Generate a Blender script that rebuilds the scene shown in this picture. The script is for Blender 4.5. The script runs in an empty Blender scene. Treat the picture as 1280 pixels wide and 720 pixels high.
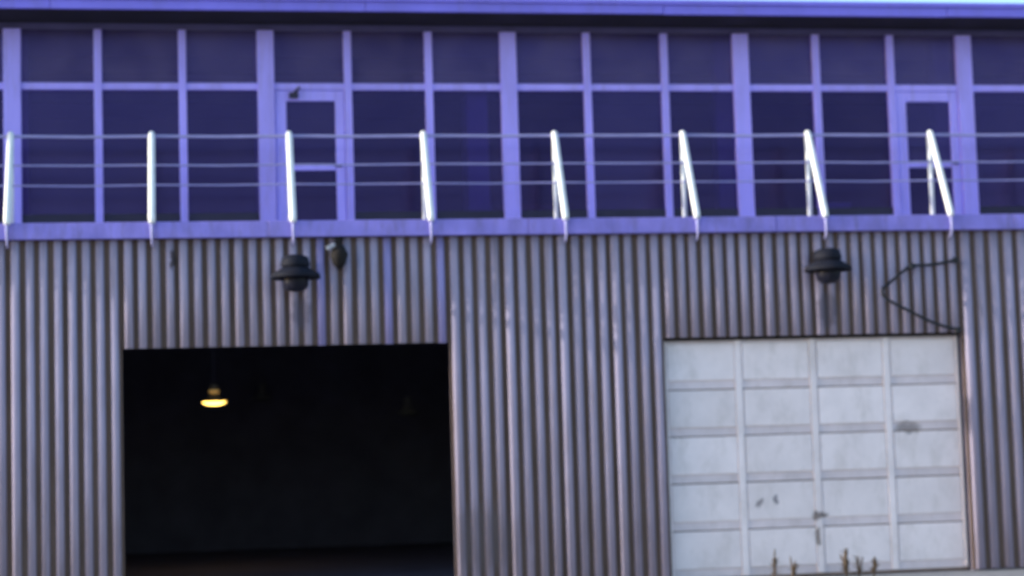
import bpy, bmesh, math, random
from mathutils import Matrix, Vector
random.seed(7)
S = bpy.context.scene
COL = S.collection

# ------------------------------------------------------------------ camera
YAW, PITCH, ROLL = 0.16796, 0.08520, -0.02989
cam_d = bpy.data.cameras.new('camera')
cam = bpy.data.objects.new('camera', cam_d)
COL.objects.link(cam)
S.camera = cam
fw = Vector((math.sin(YAW) * math.cos(PITCH), math.cos(YAW) * math.cos(PITCH), math.sin(PITCH)))
rt = Vector((math.cos(YAW), -math.sin(YAW), 0))
up = rt.cross(fw)
r2 = math.cos(ROLL) * rt + math.sin(ROLL) * up
u2 = -math.sin(ROLL) * rt + math.cos(ROLL) * up
m = Matrix((r2, u2, -fw)).transposed().to_4x4()
m.translation = Vector((0, -21.4, 1.6))
cam.matrix_world = m
cam_d.sensor_width = 36
cam_d.lens = 66.32
cam_d.clip_end = 3000
cam_d.dof.use_dof = True              # the photograph is soft: the lens is focused short
cam_d.dof.focus_distance = 13.0
cam_d.dof.aperture_fstop = 0.95

# ------------------------------------------------------------------ sky, sun, exposure
SUN = Vector((-0.975, -0.031, 0.218)).normalized()      # towards the sun: low, from the left, grazing the front
W = bpy.data.worlds.new('World')
S.world = W
W.use_nodes = True
nt = W.node_tree
sky = nt.nodes.new('ShaderNodeTexSky')
sky.sky_type = 'NISHITA'
sky.sun_disc = False
sky.sun_elevation = math.asin(SUN.z)
sky.sun_rotation = math.atan2(SUN.x, SUN.y)
sky.ozone_density = 2.5
sky.air_density = 1.0
sky.dust_density = 1.2
bg = nt.nodes['Background']
bg.inputs['Strength'].default_value = 0.15
nt.links.new(sky.outputs[0], bg.inputs[0])
sd = bpy.data.lights.new('sun', 'SUN')
sd.energy = 2.0
sd.angle = math.radians(1.0)
sd.color = (1.0, 0.95, 0.86)
sun = bpy.data.objects.new('sun', sd)
COL.objects.link(sun)
sun.rotation_euler = SUN.to_track_quat('Z', 'Y').to_euler()
sun.location = (-12, -6, 12)
S.view_settings.view_transform = 'Standard'
S.view_settings.look = 'None'
S.view_settings.gamma = 1
S.view_settings.use_curve_mapping = False
S.view_settings.exposure = 1.45
S.render.film_transparent = False

# ------------------------------------------------------------------ materials
def mat(name, col, rough=0.6, var=0.12, scale=3.0, dirt=None, dirt_amt=0.0, bump=0.0, bscale=60, metal=0.0,
        spec=0.35, rnd=0.0, stretch=(1, 1, 1), patches=None):
    """paint with broad and fine mottling, optional dirt, per-object variation and shaped patches of stain or painted shade (world metres)"""
    M = bpy.data.materials.new(name)
    M.use_nodes = True
    t = M.node_tree
    N, L = t.nodes, t.links
    b = N['Principled BSDF']
    b.inputs['Roughness'].default_value = rough
    b.inputs['Metallic'].default_value = metal
    b.inputs['Specular IOR Level'].default_value = spec
    g = N.new('ShaderNodeNewGeometry')
    mp = N.new('ShaderNodeMapping')
    mp.inputs['Scale'].default_value = stretch
    L.new(g.outputs['Position'], mp.inputs[0])
    n1 = N.new('ShaderNodeTexNoise')
    n1.inputs['Scale'].default_value = scale
    n1.inputs['Detail'].default_value = 6
    n1.inputs['Roughness'].default_value = 0.62
    L.new(mp.outputs[0], n1.inputs['Vector'])
    mr = N.new('ShaderNodeMapRange')
    mr.inputs['From Min'].default_value = 0.25
    mr.inputs['From Max'].default_value = 0.75
    mr.inputs['To Min'].default_value = 1 - var
    mr.inputs['To Max'].default_value = 1 + var
    L.new(n1.outputs['Fac'], mr.inputs['Value'])
    fac = mr.outputs[0]
    if rnd:
        oi = N.new('ShaderNodeObjectInfo')
        m2 = N.new('ShaderNodeMapRange')
        m2.inputs['To Min'].default_value = 1 - rnd
        m2.inputs['To Max'].default_value = 1 + rnd
        L.new(oi.outputs['Random'], m2.inputs['Value'])
        mm = N.new('ShaderNodeMath')
        mm.operation = 'MULTIPLY'
        L.new(fac, mm.inputs[0])
        L.new(m2.outputs[0], mm.inputs[1])
        fac = mm.outputs[0]
    vs = N.new('ShaderNodeVectorMath')
    vs.operation = 'SCALE'
    vs.inputs[0].default_value = col
    L.new(fac, vs.inputs['Scale'])
    out = vs.outputs[0]
    def mixto(prev, facsock, c):
        mx = N.new('ShaderNodeMix')
        mx.data_type = 'RGBA'
        L.new(facsock, mx.inputs[0])
        L.new(prev, mx.inputs[6])
        mx.inputs[7].default_value = (*c, 1)
        return mx.outputs[2]
    if dirt:
        n2 = N.new('ShaderNodeTexNoise')
        n2.inputs['Scale'].default_value = scale * 1.7
        n2.inputs['Detail'].default_value = 8
        n2.inputs['Roughness'].default_value = 0.7
        mp2 = N.new('ShaderNodeMapping')
        mp2.inputs['Location'].default_value = (11, 3, 5)
        mp2.inputs['Scale'].default_value = (stretch[0], stretch[1], stretch[2] * 0.5)
        L.new(g.outputs['Position'], mp2.inputs[0])
        L.new(mp2.outputs[0], n2.inputs['Vector'])
        rr = N.new('ShaderNodeMapRange')
        rr.inputs['From Min'].default_value = 0.5
        rr.inputs['From Max'].default_value = 0.78
        rr.inputs['To Max'].default_value = dirt_amt
        L.new(n2.outputs['Fac'], rr.inputs['Value'])
        out = mixto(out, rr.outputs[0], dirt)
    for (c, rad, colr, amt) in (patches or []):
        sub = N.new('ShaderNodeVectorMath')
        sub.operation = 'SUBTRACT'
        sub.inputs[1].default_value = c
        # wobble the outline
        wn = N.new('ShaderNodeTexNoise')
        wn.inputs['Scale'].default_value = 9
        wn.inputs['Detail'].default_value = 4
        wv = N.new('ShaderNodeVectorMath')
        wv.operation = 'MULTIPLY_ADD'
        wv.inputs[1].default_value = (0.16, 0.16, 0.16)
        L.new(g.outputs['Position'], wn.inputs['Vector'])
        L.new(wn.outputs['Color'], wv.inputs[0])
        L.new(g.outputs['Position'], wv.inputs[2])
        off = N.new('ShaderNodeVectorMath')
        off.operation = 'SUBTRACT'
        off.inputs[1].default_value = (0.08, 0.08, 0.08)
        L.new(wv.outputs[0], off.inputs[0])
        L.new(off.outputs[0], sub.inputs[0])
        dv = N.new('ShaderNodeVectorMath')
        dv.operation = 'DIVIDE'
        dv.inputs[1].default_value = (rad[0], 0.5, rad[1])
        L.new(sub.outputs[0], dv.inputs[0])
        ln = N.new('ShaderNodeVectorMath')
        ln.operation = 'LENGTH'
        L.new(dv.outputs[0], ln.inputs[0])
        rr = N.new('ShaderNodeMapRange')
        rr.interpolation_type = 'SMOOTHSTEP'
        rr.inputs['From Min'].default_value = 1.0
        rr.inputs['From Max'].default_value = 0.45
        rr.inputs['To Min'].default_value = 0
        rr.inputs['To Max'].default_value = amt
        L.new(ln.outputs['Value'], rr.inputs['Value'])
        out = mixto(out, rr.outputs[0], colr)
    L.new(out, b.inputs['Base Color'])
    if bump:
        nb = N.new('ShaderNodeTexNoise')
        nb.inputs['Scale'].default_value = bscale
        nb.inputs['Detail'].default_value = 4
        L.new(g.outputs['Position'], nb.inputs['Vector'])
        bp = N.new('ShaderNodeBump')
        bp.inputs['Strength'].default_value = bump
        bp.inputs['Distance'].default_value = 0.01
        L.new(nb.outputs['Fac'], bp.inputs['Height'])
        L.new(bp.outputs[0], b.inputs['Normal'])
    return M

M_FRAME = mat('lavender_paint', (0.46, 0.375, 0.97), 0.5, 0.13, 2.5, (0.30, 0.24, 0.46), 0.55, 0.15, 40, rnd=0.08, stretch=(2.5, 1, 0.5))
M_LEDGE = mat('ledge_paint', (0.27, 0.225, 0.66), 0.6, 0.22, 3.0, (0.17, 0.14, 0.26), 0.75, 0.2, 30, rnd=0.10, stretch=(1.6, 1, 0.7))
M_FASCIA = mat('fascia_paint', (0.23, 0.195, 0.76), 0.5, 0.15, 1.4, (0.16, 0.13, 0.30), 0.5)
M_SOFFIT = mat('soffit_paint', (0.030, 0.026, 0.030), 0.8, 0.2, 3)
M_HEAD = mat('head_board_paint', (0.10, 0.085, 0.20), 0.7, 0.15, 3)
WSTAIN_SHADE = [((-0.22, 0, 3.84), (0.045, 0.17), (0.05, 0.035, 0.03), 0.85), ((1.20, 0, 3.22), (0.16, 0.26), (0.13, 0.11, 0.15), 0.6),  # dirt spot; then shadow painted on the wall below the bay lamp
          ((7.40, 0, 3.15), (0.18, 0.30), (0.11, 0.095, 0.12), 0.65), ((3.2, 0, 0.6), (0.5, 0.5), (0.17, 0.14, 0.15), 0.45)]  # shadow painted below the far lamp; then a stain near the wall foot
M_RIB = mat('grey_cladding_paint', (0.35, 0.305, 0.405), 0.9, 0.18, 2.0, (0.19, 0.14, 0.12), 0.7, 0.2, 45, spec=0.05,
            rnd=0.10, stretch=(3, 1, 0.45), patches=WSTAIN_SHADE)
M_RIBBLUE = mat('blue_cladding_paint', (0.28, 0.25, 0.50), 0.7, 0.14, 2.0, (0.25, 0.21, 0.30), 0.7, 0.2, 45, stretch=(3, 1, 0.6))
M_PAN = mat('brown_cladding_pan', (0.135, 0.088, 0.070), 0.9, 0.25, 2.5, (0.10, 0.06, 0.04), 0.6, rnd=0.12, stretch=(2, 1, 0.4), patches=WSTAIN_SHADE)
STAINS = [((7.25, 0, 0.72), (0.13, 0.06), (0.16, 0.12, 0.11), 0.85), ((7.22, 0, 0.46), (0.05, 0.13), (0.17, 0.13, 0.11), 0.8),
          ((6.52, 0, 0.87), (0.06, 0.07), (0.22, 0.18, 0.19), 0.8), ((6.72, 0, 0.91), (0.04, 0.07), (0.16, 0.14, 0.17), 0.8),
          ((8.40, 0, 1.72), (0.22, 0.10), (0.20, 0.16, 0.15), 0.7)]
M_DOORW = mat('white_door_paint', (0.87, 0.755, 0.755), 0.6, 0.09, 2.4, (0.62, 0.53, 0.50), 0.75, 0.12, 40, rnd=0.05, patches=STAINS)
M_DOORG = mat('grey_door_paint', (0.74, 0.63, 0.645), 0.6, 0.12, 3, (0.50, 0.40, 0.38), 0.5, rnd=0.05, patches=STAINS)
M_SEAM = mat('brown_seam_rust', (0.30, 0.21, 0.17), 0.85, 0.3, 8)
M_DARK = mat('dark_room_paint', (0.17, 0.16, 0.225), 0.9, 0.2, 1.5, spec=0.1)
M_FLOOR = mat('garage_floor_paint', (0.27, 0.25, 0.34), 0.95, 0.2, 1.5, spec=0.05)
M_ROOM = mat('office_room_paint', (0.16, 0.13, 0.17), 0.9, 0.15, 1.0, spec=0.1)
M_CEIL = mat('office_ceiling_paint', (0.42, 0.36, 0.42), 0.9, 0.12, 1.0, spec=0.1)
M_SILL = mat('dark_sill_paint', (0.035, 0.032, 0.06), 0.7, 0.2, 4)
M_POST = mat('white_post_paint', (0.92, 0.92, 0.89), 0.4, 0.05, 6, (0.6, 0.55, 0.5), 0.3)
M_RAIL = mat('galvanised_rail', (0.36, 0.34, 0.60), 0.5, 0.1, 5)
M_LAMP = mat('dark_enamel', (0.012, 0.013, 0.022), 0.7, 0.2, 8, (0.02, 0.014, 0.012), 0.5, spec=0.15)
M_LGLASS = mat('smoked_globe', (0.010, 0.010, 0.020), 0.4, 0.2, 8, spec=0.2)
M_RUST = mat('rusty_metal', (0.012, 0.009, 0.008), 0.85, 0.4, 20)
M_ZINC = mat('bright_zinc', (0.34, 0.35, 0.40), 0.5, 0.1, 20)
M_CABLE = mat('black_cable', (0.016, 0.016, 0.020), 0.6, 0.1, 9)
M_WEED = mat('dry_weed', (0.14, 0.095, 0.06), 0.8, 0.3, 12, rnd=0.2)
M_LOCK = mat('pale_locker_paint', (0.50, 0.52, 0.44), 0.5, 0.08, 4)
M_WOOD = mat('brown_cabinet_wood', (0.22, 0.14, 0.07), 0.6, 0.2, 3, stretch=(1, 1, 6))
M_ROOF = mat('roof_felt', (0.09, 0.085, 0.09), 0.9, 0.2, 2)
M_SIDE = mat('side_wall_paint', (0.24, 0.22, 0.25), 0.7, 0.15, 1.5)
M_GROUND = mat('yard_concrete', (0.34, 0.32, 0.31), 0.9, 0.22, 0.7, (0.13, 0.12, 0.11), 0.7, 0.4, 25)
M_HUBD = mat('dim_pendant_enamel', (0.26, 0.25, 0.24), 0.6, 0.1, 9)  # darker copy of the pendant enamel, makes the unlit lamps look dim
M_HUB = mat('pendant_enamel', (0.50, 0.44, 0.32), 0.5, 0.1, 9)

def glass(name, diffuse=0.0):
    M = bpy.data.materials.new(name)
    M.use_nodes = True
    t = M.node_tree
    N, L = t.nodes, t.links
    N.remove(N['Principled BSDF'])
    tr = N.new('ShaderNodeBsdfTransparent')
    tr.inputs[0].default_value = (0.52, 0.44, 0.80, 1)
    gl = N.new('ShaderNodeBsdfGlossy')
    gl.inputs['Color'].default_value = (0.42, 0.315, 0.84, 1)
    gl.inputs['Roughness'].default_value = 0.24
    fr = N.new('ShaderNodeFresnel')
    fr.inputs[0].default_value = 1.62
    g = N.new('ShaderNodeNewGeometry')
    n = N.new('ShaderNodeTexNoise')
    n.inputs['Scale'].default_value = 1.1
    n.inputs['Detail'].default_value = 5
    L.new(g.outputs['Position'], n.inputs['Vector'])
    bp = N.new('ShaderNodeBump')
    bp.inputs['Strength'].default_value = 0.15
    bp.inputs['Distance'].default_value = 0.02
    L.new(n.outputs['Fac'], bp.inputs['Height'])
    L.new(bp.outputs[0], gl.inputs['Normal'])
    oi = N.new('ShaderNodeObjectInfo')
    mo = N.new('ShaderNodeMapRange')
    mo.inputs['To Min'].default_value = 0.68
    mo.inputs['To Max'].default_value = 1.22
    L.new(oi.outputs['Random'], mo.inputs['Value'])
    mu = N.new('ShaderNodeMath')
    mu.operation = 'MULTIPLY'
    L.new(fr.outputs[0], mu.inputs[0])
    L.new(mo.outputs[0], mu.inputs[1])
    mx = N.new('ShaderNodeMixShader')
    L.new(mu.outputs[0], mx.inputs[0])
    L.new(tr.outputs[0], mx.inputs[1])
    L.new(gl.outputs[0], mx.inputs[2])
    out = mx.outputs[0]
    if diffuse:
        df = N.new('ShaderNodeBsdfDiffuse')
        df.inputs['Color'].default_value = (0.42, 0.33, 0.50, 1)
        n2 = N.new('ShaderNodeTexNoise')
        n2.inputs['Scale'].default_value = 2.2
        n2.inputs['Detail'].default_value = 7
        L.new(g.outputs['Position'], n2.inputs['Vector'])
        mr = N.new('ShaderNodeMapRange')
        mr.inputs['From Min'].default_value = 0.3
        mr.inputs['From Max'].default_value = 0.7
        mr.inputs['To Min'].default_value = diffuse * 0.55
        mr.inputs['To Max'].default_value = diffuse * 1.45
        L.new(n2.outputs['Fac'], mr.inputs['Value'])
        m3 = N.new('ShaderNodeMixShader')
        L.new(mr.outputs[0], m3.inputs[0])
        L.new(out, m3.inputs[1])
        L.new(df.outputs[0], m3.inputs[2])
        out = m3.outputs[0]
    L.new(out, N['Material Output'].inputs[0])
    return M
M_GLASS = glass('tinted_window_glass', 0.03)
M_GLASST = glass('pale_transom_glass', 0.11)  # transom panes: more pale diffuse mixed in than the lower panes

def emit(name, col, st):
    M = bpy.data.materials.new(name)
    M.use_nodes = True
    N, L = M.node_tree.nodes, M.node_tree.links
    b = N['Principled BSDF']
    b.inputs['Base Color'].default_value = (*col, 1)
    n = N.new('ShaderNodeTexNoise')
    n.inputs['Scale'].default_value = 14
    mr = N.new('ShaderNodeMapRange')
    mr.inputs['To Min'].default_value = st * 0.85
    mr.inputs['To Max'].default_value = st * 1.15
    L.new(n.outputs['Fac'], mr.inputs['Value'])
    L.new(mr.outputs[0], b.inputs['Emission Strength'])
    b.inputs['Emission Color'].default_value = (*col, 1)
    return M
M_GLOW = emit('lit_lamp_lens', (1.0, 0.60, 0.12), 2.6)
M_HOUSEGLOW = emit('added_housing_glow', (1.0, 0.62, 0.2), 0.10)  # glow that imitates lamplight falling on the pendant housing
M_LENS = mat('dull_lamp_lens', (0.2, 0.2, 0.18), 0.4, 0.1, 9)

# ------------------------------------------------------------------ mesh helpers
def mesh(name, verts, faces, material, smooth=False):
    me = bpy.data.meshes.new(name)
    me.from_pydata([tuple(v) for v in verts], [], faces)
    me.materials.append(material)
    if smooth:
        me.polygons.foreach_set('use_smooth', [True] * len(me.polygons))
    me.update()
    return me

def obj(name, me, parent=None, loc=(0, 0, 0)):
    o = bpy.data.objects.new(name, me)
    COL.objects.link(o)
    o.parent = parent
    o.location = loc
    return o

class MB:
    """collects boxes, tubes and lathes, built as one mesh"""
    def __init__(s):
        s.bm = bmesh.new()
    def box(s, x0, x1, y0, y1, z0, z1, bev=0.0):
        r = bmesh.ops.create_cube(s.bm, size=1)
        vs = r['verts']
        for v in vs:
            v.co = Vector(((x0 + x1) / 2 + v.co.x * (x1 - x0), (y0 + y1) / 2 + v.co.y * (y1 - y0), (z0 + z1) / 2 + v.co.z * (z1 - z0)))
        if bev:
            es = list({e for v in vs for e in v.link_edges})
            bmesh.ops.bevel(s.bm, geom=es, offset=bev, segments=1, affect='EDGES')
        return s
    def tube(s, pts, rads, n=10):
        pts = [Vector(p) for p in pts]
        if not isinstance(rads, (list, tuple)):
            rads = [rads] * len(pts)
        rings = []
        a = None
        for i, p in enumerate(pts):
            d = (pts[min(i + 1, len(pts) - 1)] - pts[max(i - 1, 0)]).normalized()
            if a is None:
                a = d.orthogonal().normalized()
            a = (a - d * a.dot(d)).normalized()
            b = d.cross(a)
            rings.append([s.bm.verts.new(p + (a * math.cos(2 * math.pi * k / n) + b * math.sin(2 * math.pi * k / n)) * rads[i]) for k in range(n)])
        for r0, r1 in zip(rings, rings[1:]):
            for k in range(n):
                f = s.bm.faces.new((r0[k], r0[(k + 1) % n], r1[(k + 1) % n], r1[k]))
                f.smooth = True
        s.bm.faces.new(rings[0][::-1])
        s.bm.faces.new(rings[-1])
        return s
    def lathe(s, prof, c=(0, 0, 0), n=24):
        c = Vector(c)
        rings = []
        for r, z in prof:
            if r < 1e-5:
                rings.append([s.bm.verts.new(c + Vector((0, 0, z)))])
            else:
                rings.append([s.bm.verts.new(c + Vector((r * math.cos(2 * math.pi * k / n), r * math.sin(2 * math.pi * k / n), z))) for k in range(n)])
        for r0, r1 in zip(rings, rings[1:]):
            for k in range(n):
                q = [r0[k % len(r0)], r0[(k + 1) % len(r0)], r1[(k + 1) % len(r1)], r1[k % len(r1)]]
                q = list(dict.fromkeys(q))
                if len(q) > 2:
                    try:
                        f = s.bm.faces.new(q)
                        f.smooth = True
                    except ValueError:
                        pass
        return s
    def build(s, name, material, parent=None, loc=(0, 0, 0)):
        bmesh.ops.recalc_face_normals(s.bm, faces=s.bm.faces)
        me = bpy.data.meshes.new(name)
        s.bm.to_mesh(me)
        s.bm.free()
        me.materials.append(material)
        return obj(name, me, parent, loc)

def box(name, material, parent, x0, x1, y0, y1, z0, z1, bev=0.0):
    return MB().box(x0, x1, y0, y1, z0, z1, bev).build(name, material, parent)

def tag(o, label, cat, group=None):
    o['label'] = label
    o['category'] = cat
    if group:
        o['group'] = group
    return o

def empty(name, loc=(0, 0, 0)):
    o = bpy.data.objects.new(name, None)
    COL.objects.link(o)
    o.location = loc
    o.empty_display_size = 0.3
    return o

def copy_tree(o, parent=None):
    c = o.copy()
    COL.objects.link(c)
    c.parent = parent
    for ch in list(o.children):
        copy_tree(ch, c)
    return c

# ------------------------------------------------------------------ setting: ground
def ground():
    n, e = 40, 900.0
    vs, fs = [], []
    ax = [math.copysign(abs(t) ** 3, t) * e for t in [(-1 + 2 * i / n) for i in range(n + 1)]]
    for y in ax:
        for x in ax:
            vs.append((x, y, -0.004))
    for j in range(n):
        for i in range(n):
            a = j * (n + 1) + i
            fs.append((a, a + 1, a + n + 2, a + n + 1))
    o = obj('ground', mesh('ground', vs, fs, M_GROUND))
    o['kind'] = 'structure'
ground()

# ------------------------------------------------------------------ the building
B = empty('industrial_building')
tag(B, 'two-storey industrial building, grey ribbed cladding below a lavender-framed band of windows', 'building')
X0, X1, DEP = -5.08, 12.72, 12.0
D1 = (-0.79, 2.88)            # open vehicle bay
D2 = (5.41, 9.08)             # closed sectional door
HEAD = 2.84
ZS0, ZS1 = 4.07, 4.24         # ledge
ZT, ZH = 5.985, 6.665          # transom centre, window head
ZR0, ZR1 = 6.745, 6.905         # roof fascia
GY = 0.95                     # glazing plane
MP = 0.977                    # mullion pitch

# ribbed cladding: sheets of four ribs, each rib a piece of its own
def rib_mesh(w, h, z0, z1, material):
    prof = []
    for k in range(9):
        a = math.pi * k / 8
        c, s_ = math.cos(a), math.sin(a)
        prof.append((-w / 2 * math.copysign(abs(c) ** 0.6, c), -h * s_ ** 0.55))
    vs, fs = [], []
    n = len(prof)
    zs = [z0, z1]
    for z in zs:
        for (x, y) in prof:
            vs.append((x, y, z))
    for k in range(n - 1):
        fs.append((k, k + 1, n + k + 1, n + k))
    fs.append(tuple(range(n))[::-1])
    fs.append(tuple(range(n, 2 * n)))
    me = mesh('rib', vs, fs, material)
    for p in me.polygons:
        p.use_smooth = len(p.vertices) == 4
    return me

BLUE = {(1, 3, 2), (1, 4, 3), (1, 5, 3)}
def cladding(seg, xa, xb, z0, nsheet):
    sw = (xb - xa) / nsheet
    pitch = sw / 4
    meshes = {}
    for i in range(nsheet):
        sx = xa + i * sw
        yo = random.uniform(0.0, 0.012)
        sh = box('cladding_sheet', M_PAN, B, sx + 0.002, sx + sw - 0.002, 0.0 + yo, 0.03, z0, ZS0 - 0.004)
        for k in range(4):
            blue = (seg, i, k) in BLUE
            lap = k == 0
            key = (blue, lap)
            if key not in meshes:
                meshes[key] = rib_mesh(pitch * (0.62 if lap else 0.58), 0.044 if lap else 0.036, z0 + (0.0 if not blue else -0.006), ZS0 - 0.006, M_RIBBLUE if blue else M_RIB)
            o = obj('rib', meshes[key], sh, (sx + (k + 0.5) * pitch + random.uniform(-0.004, 0.004), yo - 0.001, 0))
            if blue:
                o['label'] = 'bluer rib where two cladding sheets lap'
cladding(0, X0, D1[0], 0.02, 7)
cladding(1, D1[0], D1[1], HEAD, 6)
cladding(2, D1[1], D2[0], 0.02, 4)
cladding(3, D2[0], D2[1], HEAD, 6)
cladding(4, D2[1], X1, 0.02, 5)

# structural walls behind the cladding, rooms
for xa, xb, z0 in ((X0, D1[0] - 0.02, 0.0), (D1[1] + 0.02, D2[0] - 0.02, 0.0), (D2[1] + 0.02, X1, 0.0),
                   (D1[0] - 0.02, D1[1] + 0.02, HEAD + 0.02), (D2[0] - 0.02, D2[1] + 0.02, HEAD + 0.02)):
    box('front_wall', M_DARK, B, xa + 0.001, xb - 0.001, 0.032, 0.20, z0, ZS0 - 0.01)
for xa in (X0 + 0.0, X1 - 0.2):
    box('side_wall', M_SIDE, B, xa + 0.003, xa + 0.197, 0.204, DEP, 0, ZR0 - 0.004)
box('back_wall', M_SIDE, B, X0, X1, DEP + 0.003, DEP + 0.2, 0, ZR0 - 0.004)
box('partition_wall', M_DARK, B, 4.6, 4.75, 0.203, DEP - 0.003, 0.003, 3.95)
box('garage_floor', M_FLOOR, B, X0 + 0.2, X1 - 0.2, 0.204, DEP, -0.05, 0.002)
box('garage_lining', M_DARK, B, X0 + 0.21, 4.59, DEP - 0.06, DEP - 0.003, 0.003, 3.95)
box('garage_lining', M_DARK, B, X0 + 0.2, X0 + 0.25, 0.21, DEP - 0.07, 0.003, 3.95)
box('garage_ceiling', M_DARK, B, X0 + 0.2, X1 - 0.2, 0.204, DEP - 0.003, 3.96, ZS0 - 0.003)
for y in (2.4, 4.8, 7.2, 9.6):
    box('ceiling_beam', M_DARK, B, X0 + 0.26, 4.59, y, y + 0.14, 3.72, 3.957)
box('upper_floor', M_ROOM, B, X0 + 0.2, X1 - 0.2, GY + 0.1, DEP - 0.003, ZS0 + 0.001, ZS1 - 0.003)
box('office_ceiling', M_CEIL, B, X0 + 0.2, X1 - 0.2, GY + 0.12, 7.0, ZH + 0.03, ZR0 - 0.004)
box('office_back_wall', M_ROOM, B, X0 + 0.2, X1 - 0.2, 7.003, 7.1, ZS1, ZR0 - 0.004)
for y in (2.6, 4.6):
    box('office_ceiling_beam', M_ROOM, B, X0 + 0.2, X1 - 0.2, y, y + 0.18, ZH - 0.16, ZH + 0.028)
for x in (-2.02, 0.88, 6.69 - 0.02, 9.60):
    box('office_column', M_CEIL, B, x - 0.11, x + 0.11, 1.42, 1.64, ZS1, ZH + 0.028)

# ledge, roof
lg = box('ledge', M_LEDGE, B, X0 - 0.02, X1 + 0.02, -0.09, GY - 0.05, ZS0, ZS1, 0.008)
for k in range(6):
    xa = X0 - 0.02 + k * 2.973
    box('ledge_board', M_LEDGE, lg, xa + 0.003, xa + 2.969, -0.114 - random.uniform(0, 0.004), -0.092, ZS0 - 0.006, ZS1 + 0.008, 0.004)
rf = box('roof', M_ROOF, B, X0 - 0.05, X1 + 0.05, 0.28, DEP + 0.3, ZR0 + 0.02, ZR1 - 0.02)
for k in range(5):
    xa = X0 - 0.06 + k * 3.584
    box('fascia_board', M_FASCIA, rf, xa + 0.002, xa + 3.580, 0.23 - random.uniform(0, 0.004), 0.277, ZR0 - random.uniform(0, 0.006), ZR1, 0.006)
box('gutter_lip', M_FASCIA, rf, X0 - 0.06, X1 + 0.06, 0.193, 0.224, ZR1 - 0.05, ZR1 + 0.006, 0.006)
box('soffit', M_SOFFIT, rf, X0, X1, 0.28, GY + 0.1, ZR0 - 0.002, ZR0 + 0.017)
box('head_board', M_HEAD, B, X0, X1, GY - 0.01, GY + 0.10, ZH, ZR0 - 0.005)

# window band
mulls = [0.888 + MP * k for k in range(-6, 13)]
door_bays = {6, 14}
for i, x in enumerate(mulls):
    wide = (i % 3 == 0)
    w = 0.20 if wide else 0.092
    box('mullion', M_FRAME, B, x - w / 2, x + w / 2, GY - 0.05 - (0.012 if wide else 0), GY + 0.06, ZS1 + 0.002, ZH - 0.002, 0.006)
for i in range(len(mulls) - 1):
    wa = 0.10 if i % 3 == 0 else 0.046
    wb = 0.10 if (i + 1) % 3 == 0 else 0.046
    a, b = mulls[i] + wa + 0.001, mulls[i + 1] - wb - 0.001
    tz0 = ZT - 0.042
    box('transom', M_FRAME, B, a, b, GY - 0.035, GY + 0.05, tz0, ZT + 0.042, 0.006)
    box('transom_pane', M_GLASST, B, a, b, GY + 0.010, GY + 0.016, ZT + 0.044, ZH - 0.002)
    if i in door_bays:
        # a glazed door leaf in its bay: stiles, thick head, middle rail
        f = MB()
        f.box(a + 0.004, a + 0.135, GY - 0.028, GY + 0.04, ZS1 + 0.01, tz0 - 0.006, 0.005)
        f.box(b - 0.112, b - 0.004, GY - 0.028, GY + 0.04, ZS1 + 0.01, tz0 - 0.006, 0.005)
        f.box(a + 0.137, b - 0.114, GY - 0.028, GY + 0.04, 5.812, tz0 - 0.006, 0.005)
        f.box(a + 0.137, b - 0.114, GY - 0.028, GY + 0.04, ZS1 + 0.01, ZS1 + 0.13, 0.005)
        d = f.build('balcony_door', M_FRAME, B)
        box('middle_rail', M_FRAME, d, a + 0.138, b - 0.115, GY - 0.024, GY + 0.036, 4.977, 5.042, 0.004)
        box('door_pane', M_GLASS, d, a + 0.138, b - 0.115, GY + 0.004, GY + 0.010, 5.044, 5.810)
        box('door_pane', M_GLASS, d, a + 0.138, b - 0.115, GY + 0.004, GY + 0.010, ZS1 + 0.132, 4.975)
        MB().tube([(b - 0.06, GY - 0.03, 5.02), (b - 0.06, GY - 0.08, 5.02), (b - 0.14, GY - 0.08, 5.02)], 0.010, 8).build('handle', M_LAMP, d)
        if i == 6:
            h = MB()
            h.box(a + 0.17, a + 0.28, GY - 0.075, GY - 0.031, 5.84, 5.91, 0.005)
            h.tube([(a + 0.23, GY - 0.06, 5.90), (a + 0.30, GY - 0.09, 5.97)], 0.016, 8)
            h.build('door_closer', M_SILL, d)
    else:
        box('window_pane', M_GLASS, B, a, b, GY + 0.010, GY + 0.016, 4.477, tz0 - 0.002)
        box('window_sill', M_SILL, B, a, b, GY - 0.02, GY + 0.05, ZS1 + 0.002, 4.475, 0.004)

# closed sectional door: five sections, panels, upright stiles
DY = 0.13
gd = box('garage_door', M_SEAM, B, D2[0] + 0.002, D2[1] - 0.002, DY + 0.016, DY + 0.07, 0.012, HEAD + 0.10)
cw = (D2[1] - D2[0]) / 4
pan_me = MB().box(0.052, cw - 0.050, DY - 0.014, DY - 0.0005, 0.098, 0.536, 0.008).build('panel', M_DOORW, gd)
pan_data = pan_me.data
bpy.data.objects.remove(pan_me)
for k in range(5):
    z = 0.040 + 0.549 * k
    top = HEAD + 0.09 if k == 4 else z + 0.549 - 0.016
    sec = box('door_section', M_DOORG, gd, D2[0] + 0.006, D2[1] - 0.006, DY, DY + 0.012, z, top, 0.003)
    sec.location.y = random.uniform(-0.003, 0.003)
for k in range(5):
    for c in range(4):
        o = obj('panel', pan_data, gd, (D2[0] + c * cw, random.uniform(-0.003, 0.0), 0.040 + 0.549 * k))
        o.rotation_euler.y = random.uniform(-0.003, 0.003)
box('lintel_shade_strip', M_RUST, gd, D2[0] + 0.004, D2[1] - 0.004, DY - 0.06, DY - 0.026, HEAD - 0.035, HEAD + 0.06, 0.004)  # dark strip added as the shade under the lintel
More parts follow.
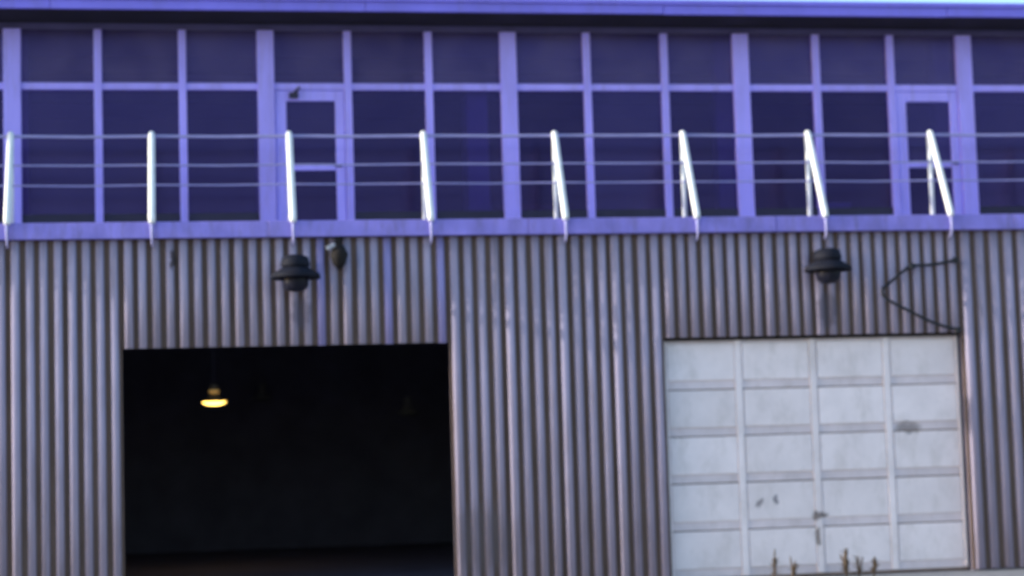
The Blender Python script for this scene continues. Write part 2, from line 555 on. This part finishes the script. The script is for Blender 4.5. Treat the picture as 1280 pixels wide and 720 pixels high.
for c in range(5):
    x = D2[0] + c * cw
    xa, xb = x - 0.046, x + 0.040
    if c == 0:
        xa, xb = x + 0.010, x + 0.048
    if c == 4:
        xa, xb = x - 0.046, x - 0.010
    box('stile', M_DOORW, gd, xa, xb, DY - 0.021, DY - 0.004, 0.045, HEAD + 0.085, 0.005)

# ------------------------------------------------------------------ railing
RL = empty('guard_railing', (0, 0, ZS1))
tag(RL, 'balcony railing of bright white raking posts and three thin rails along the ledge', 'railing')
RY = 0.42
PX = [-0.445 + 1.568 * k for k in range(-2, 9)]
z = -ZS1
pm = MB().tube([(0, RY, 0.0), (0, RY, 5.33 + z)], 0.029, 10)
pm.box(-0.05, 0.05, RY - 0.05, RY + 0.05, 0.0015, 0.012)
post0 = pm.build('post', M_POST, RL)
bm_ = MB().tube([(0, RY - 0.012, 5.335 + z), (0, RY - 0.045, 5.325 + z), (0, RY - 0.075, 5.27 + z), (0, -0.125, 4.285 + z), (0, -0.143, 4.225 + z)],
                [0.030, 0.036, 0.040, 0.041, 0.034], 12)
br0 = bm_.build('raking_strut', M_POST, post0)
MB().tube([(0, -0.143, 4.223 + z), (0, -0.150, 4.15 + z), (0, -0.148, 4.08 + z), (0, -0.135, 4.03 + z), (0, -0.10, 3.99 + z), (0, -0.058, 3.975 + z)],
          [0.022, 0.018, 0.015, 0.013, 0.012, 0.012], 8).build('anchor_hook', M_RAIL, post0)
for i, x in enumerate(PX):
    o = post0 if i == 0 else copy_tree(post0, RL)
    o.location.x = x
for zz, r in ((5.30, 0.018), (4.965, 0.011), (4.735, 0.010)):
    pts = []
    for i, x in enumerate(PX):
        pts.append((x, RY - 0.03, zz + z))
        if i < len(PX) - 1:
            pts.append((x + 0.784, RY - 0.03, zz + z - random.uniform(0.002, 0.010)))
    pts = [(X0, RY - 0.03, zz + z)] + pts + [(X1, RY - 0.03, zz + z)]
    MB().tube(pts, r, 8).build('rail', M_RAIL, RL)

# ------------------------------------------------------------------ wall lamps
def wall_lamp():
    t = empty('wall_lamp')
    # origin on the wall; shade hangs 0.3 m out
    c = (0, -0.33, 0)
    MB().lathe([(0.0, 0.105), (0.09, 0.10), (0.15, 0.065), (0.272, -0.005), (0.280, -0.055), (0.262, -0.052), (0.14, 0.015), (0.0, 0.03)], c, 28).build('lamp_shade', M_LAMP, t)
    MB().lathe([(0.0, 0.215), (0.08, 0.21), (0.145, 0.185), (0.165, 0.10), (0.15, 0.068), (0.0, 0.068)], c, 20).build('lamp_housing', M_LAMP, t)
    MB().lathe([(0.0, 0.0), (0.135, 0.0), (0.15, -0.06), (0.14, -0.15), (0.09, -0.195), (0.0, -0.205)], c, 20).build('lamp_globe', M_LGLASS, t)
    MB().tube([(0, -0.02, 0.12), (0, -0.18, 0.16), (0, -0.25, 0.155)], 0.022, 10).build('arm', M_LAMP, t)
    MB().box(-0.07, 0.07, -0.062, -0.02, 0.03, 0.21, 0.008).build('wall_plate', M_LAMP, t)
    return t
l0 = wall_lamp()
l0.location = (1.125, -0.03, 3.62)
tag(l0, 'dark shaded wall lamp on the cladding above the open dark bay', 'lamp', 'wall lamps under the ledge')
l1 = copy_tree(l0)
l1.location = (7.32, -0.03, 3.62)
tag(l1, 'dark shaded wall lamp on the cladding above the closed white door', 'lamp', 'wall lamps under the ledge')

# small rusty bracket under the ledge
bk = empty('wall_bracket', (1.62, -0.04, 3.87))
bk.scale = (1.25, 1.25, 1.2)
tag(bk, 'small rusty black bracket with a bright bent lip just right of a wall lamp', 'bracket')
MB().lathe([(0.0, 0.10), (0.055, 0.07), (0.085, 0.0), (0.06, -0.09), (0.0, -0.15)], (0.01, -0.05, -0.01), 9).build('cup', M_RUST, bk)
MB().box(-0.02, 0.04, -0.045, -0.005, 0.07, 0.19, 0.004).build('strap', M_RUST, bk)
lip = MB().box(-0.065, 0.02, -0.012, 0.012, -0.018, 0.018, 0.004).build('bent_lip', M_ZINC, bk, (-0.045, -0.10, 0.07))
lip.rotation_euler = (0, math.radians(-28), 0)

# slack cable beside the far lamp
cp = [(9.02, -0.075, 3.70), (8.73, -0.10, 3.65), (8.45, -0.12, 3.63), (8.30, -0.13, 3.545), (8.15, -0.13, 3.43), (8.06, -0.13, 3.355),
      (8.09, -0.13, 3.26), (8.20, -0.13, 3.19), (8.40, -0.12, 3.09), (8.69, -0.11, 2.95), (9.00, -0.09, 2.86)]
def smooth(p, n=5):
    out = []
    P = [Vector(q) for q in p]
    for i in range(len(P) - 1):
        a, b, c, d = P[max(i - 1, 0)], P[i], P[i + 1], P[min(i + 2, len(P) - 1)]
        for k in range(n):
            t = k / n
            out.append(0.5 * ((2 * b) + (c - a) * t + (2 * a - 5 * b + 4 * c - d) * t * t + (3 * b - a - 3 * c + d) * t ** 3))
    return out + [P[-1]]
cb = MB().tube(smooth(cp), 0.018, 8).build('slack_cable', M_CABLE)
for q in (cp[0], cp[2], cp[-1]):
    MB().box(q[0] - 0.03, q[0] + 0.03, q[1] - 0.024, -0.055, q[2] - 0.035, q[2] + 0.035, 0.006).build('clip', M_CABLE, cb)
tag(cb, 'slack black cable looping over the cladding right of the lamp above the white door', 'cable')

# ------------------------------------------------------------------ pendant lamps inside the bay
def pendant(lit):
    t = empty('pendant_lamp')
    MB().lathe([(0.05, 0.10), (0.075, 0.07), (0.10, 0.03), (0.185, -0.015), (0.178, -0.017), (0.09, 0.018), (0.05, 0.05)], (0, 0, 0), 24).build('lamp_shade', M_HUB if lit else M_HUBD, t)
    MB().lathe([(0.0, 0.24), (0.045, 0.235), (0.06, 0.20), (0.06, 0.11), (0.05, 0.103), (0.0, 0.103)], (0, 0, 0), 16).build('lamp_housing', M_HUB if lit else M_HUBD, t)
    MB().lathe([(0.0, -0.03), (0.168, -0.018), (0.16, -0.035), (0.10, -0.060), (0.0, -0.070)], (0, 0, 0), 24).build('lamp_lens', M_GLOW if lit else M_LENS, t)
    if lit:
        MB().lathe([(0.052, 0.152), (0.066, 0.148), (0.072, 0.118), (0.056, 0.112)], (0, 0, 0), 16).build('housing_glow_ring', M_HOUSEGLOW, t)  # added glowing ring, stands in for lamplight on the housing
    MB().tube([(0, 0, 0.242), (0, 0, 1.30)], 0.010, 6).build('rod', M_DARK, t)
    return t
p0 = pendant(True)
p0.location = (0.27, 6.0, 2.42)
tag(p0, 'glowing yellow pendant lamp hanging inside the dark open bay', 'lamp')
p1 = pendant(False)
p1.location = (3.39, 9.0, 2.26)
tag(p1, 'unlit pendant lamp dimly seen at the right inside the dark bay', 'lamp', 'unlit lamps in the bay')
p2 = copy_tree(p1)
p2.location = (1.13, 11.0, 2.61)
tag(p2, 'unlit pendant lamp faintly seen just right of the glowing one', 'lamp', 'unlit lamps in the bay')

# ------------------------------------------------------------------ things behind the glass
lk = empty('tall_locker', (3.45, 1.13, ZS1))
tag(lk, 'tall narrow pale locker standing behind the glass left of a wide mullion', 'locker')
box('body', M_LOCK, lk, -0.135, 0.135, 0, 0.40, 0.0, 1.72, 0.006)
box('door', M_LOCK, lk, -0.125, 0.125, -0.018, -0.002, 0.05, 1.70, 0.004)
cn = empty('low_cabinet', (4.28, 1.18, ZS1))
tag(cn, 'low brown cabinet along the bottom of the windows behind the middle mullion', 'cabinet')
box('body', M_WOOD, cn, -0.62, 0.30, 0, 0.34, 0.0, 0.31, 0.005)
box('top', M_WOOD, cn, -0.65, 0.33, -0.02, 0.36, 0.312, 0.335, 0.004)

sb = empty('storage_box', (8.02, 1.18, ZS1))
tag(sb, 'small pale box low behind the glass left of the second balcony door', 'box')
box('carton', M_LOCK, sb, -0.17, 0.17, 0, 0.25, 0.0, 0.30, 0.005)
box('lid', M_LOCK, sb, -0.18, 0.18, -0.01, 0.26, 0.301, 0.33, 0.005)

# ------------------------------------------------------------------ dry weeds at the foot of the closed door
def weed(x, y, h, n, spread, label):
    t = empty('dry_weed', (x, y, 0))
    tag(t, label, 'weed', 'dry weeds at the foot of the white door')
    st = MB()
    lf = MB()
    for k in range(n):
        a = random.uniform(0, 6.28)
        hh = h * (1.0 if k == 0 else random.uniform(0.55, 0.95))
        sp = spread * (0.35 if k == 0 else random.uniform(0.4, 1.0))
        dx, dy = math.cos(a) * sp, math.sin(a) * sp * 0.6
        pts = [(dx * 0.2 * t_ + dx * t_ * t_ * 0.8, dy * t_ * t_, hh * t_) for t_ in (0, 0.3, 0.6, 0.85, 1.0)]
        st.tube(pts, [0.009, 0.008, 0.007, 0.010, 0.004], 5)
        for q in range(9):
            t_ = random.uniform(0.25, 0.95)
            b = Vector((dx * t_ * t_, dy * t_ * t_, hh * t_))
            an = random.uniform(0, 6.28)
            L_ = random.uniform(0.04, 0.09)
            d = Vector((math.cos(an) * L_, math.sin(an) * L_, random.uniform(0.0, 0.05)))
            s_ = Vector((-math.sin(an), math.cos(an), 0)) * 0.011
            v = [lf.bm.verts.new(b), lf.bm.verts.new(b + d * 0.5 + s_), lf.bm.verts.new(b + d), lf.bm.verts.new(b + d * 0.5 - s_ + Vector((0, 0, 0.006)))]
            lf.bm.faces.new(v)
    st.build('stem', M_WEED, t)
    lf.build('leaf', M_WEED, t)
for a in ((6.49, -0.45, 0.38, 4, 0.05, 'thin dry weed, leftmost at the foot of the white door'),
          (6.69, -0.50, 0.29, 5, 0.06, 'short dry weed second from the left at the foot of the white door'),
          (7.33, -0.50, 0.36, 9, 0.07, 'thickest dry weed, middle of the row at the foot of the white door'),
          (7.51, -0.42, 0.26, 5, 0.06, 'short dry weed just right of the thickest one before the white door'),
          (7.66, -0.50, 0.25, 6, 0.07, 'rightmost dry weed at the foot of the white door')):
    weed(*a)
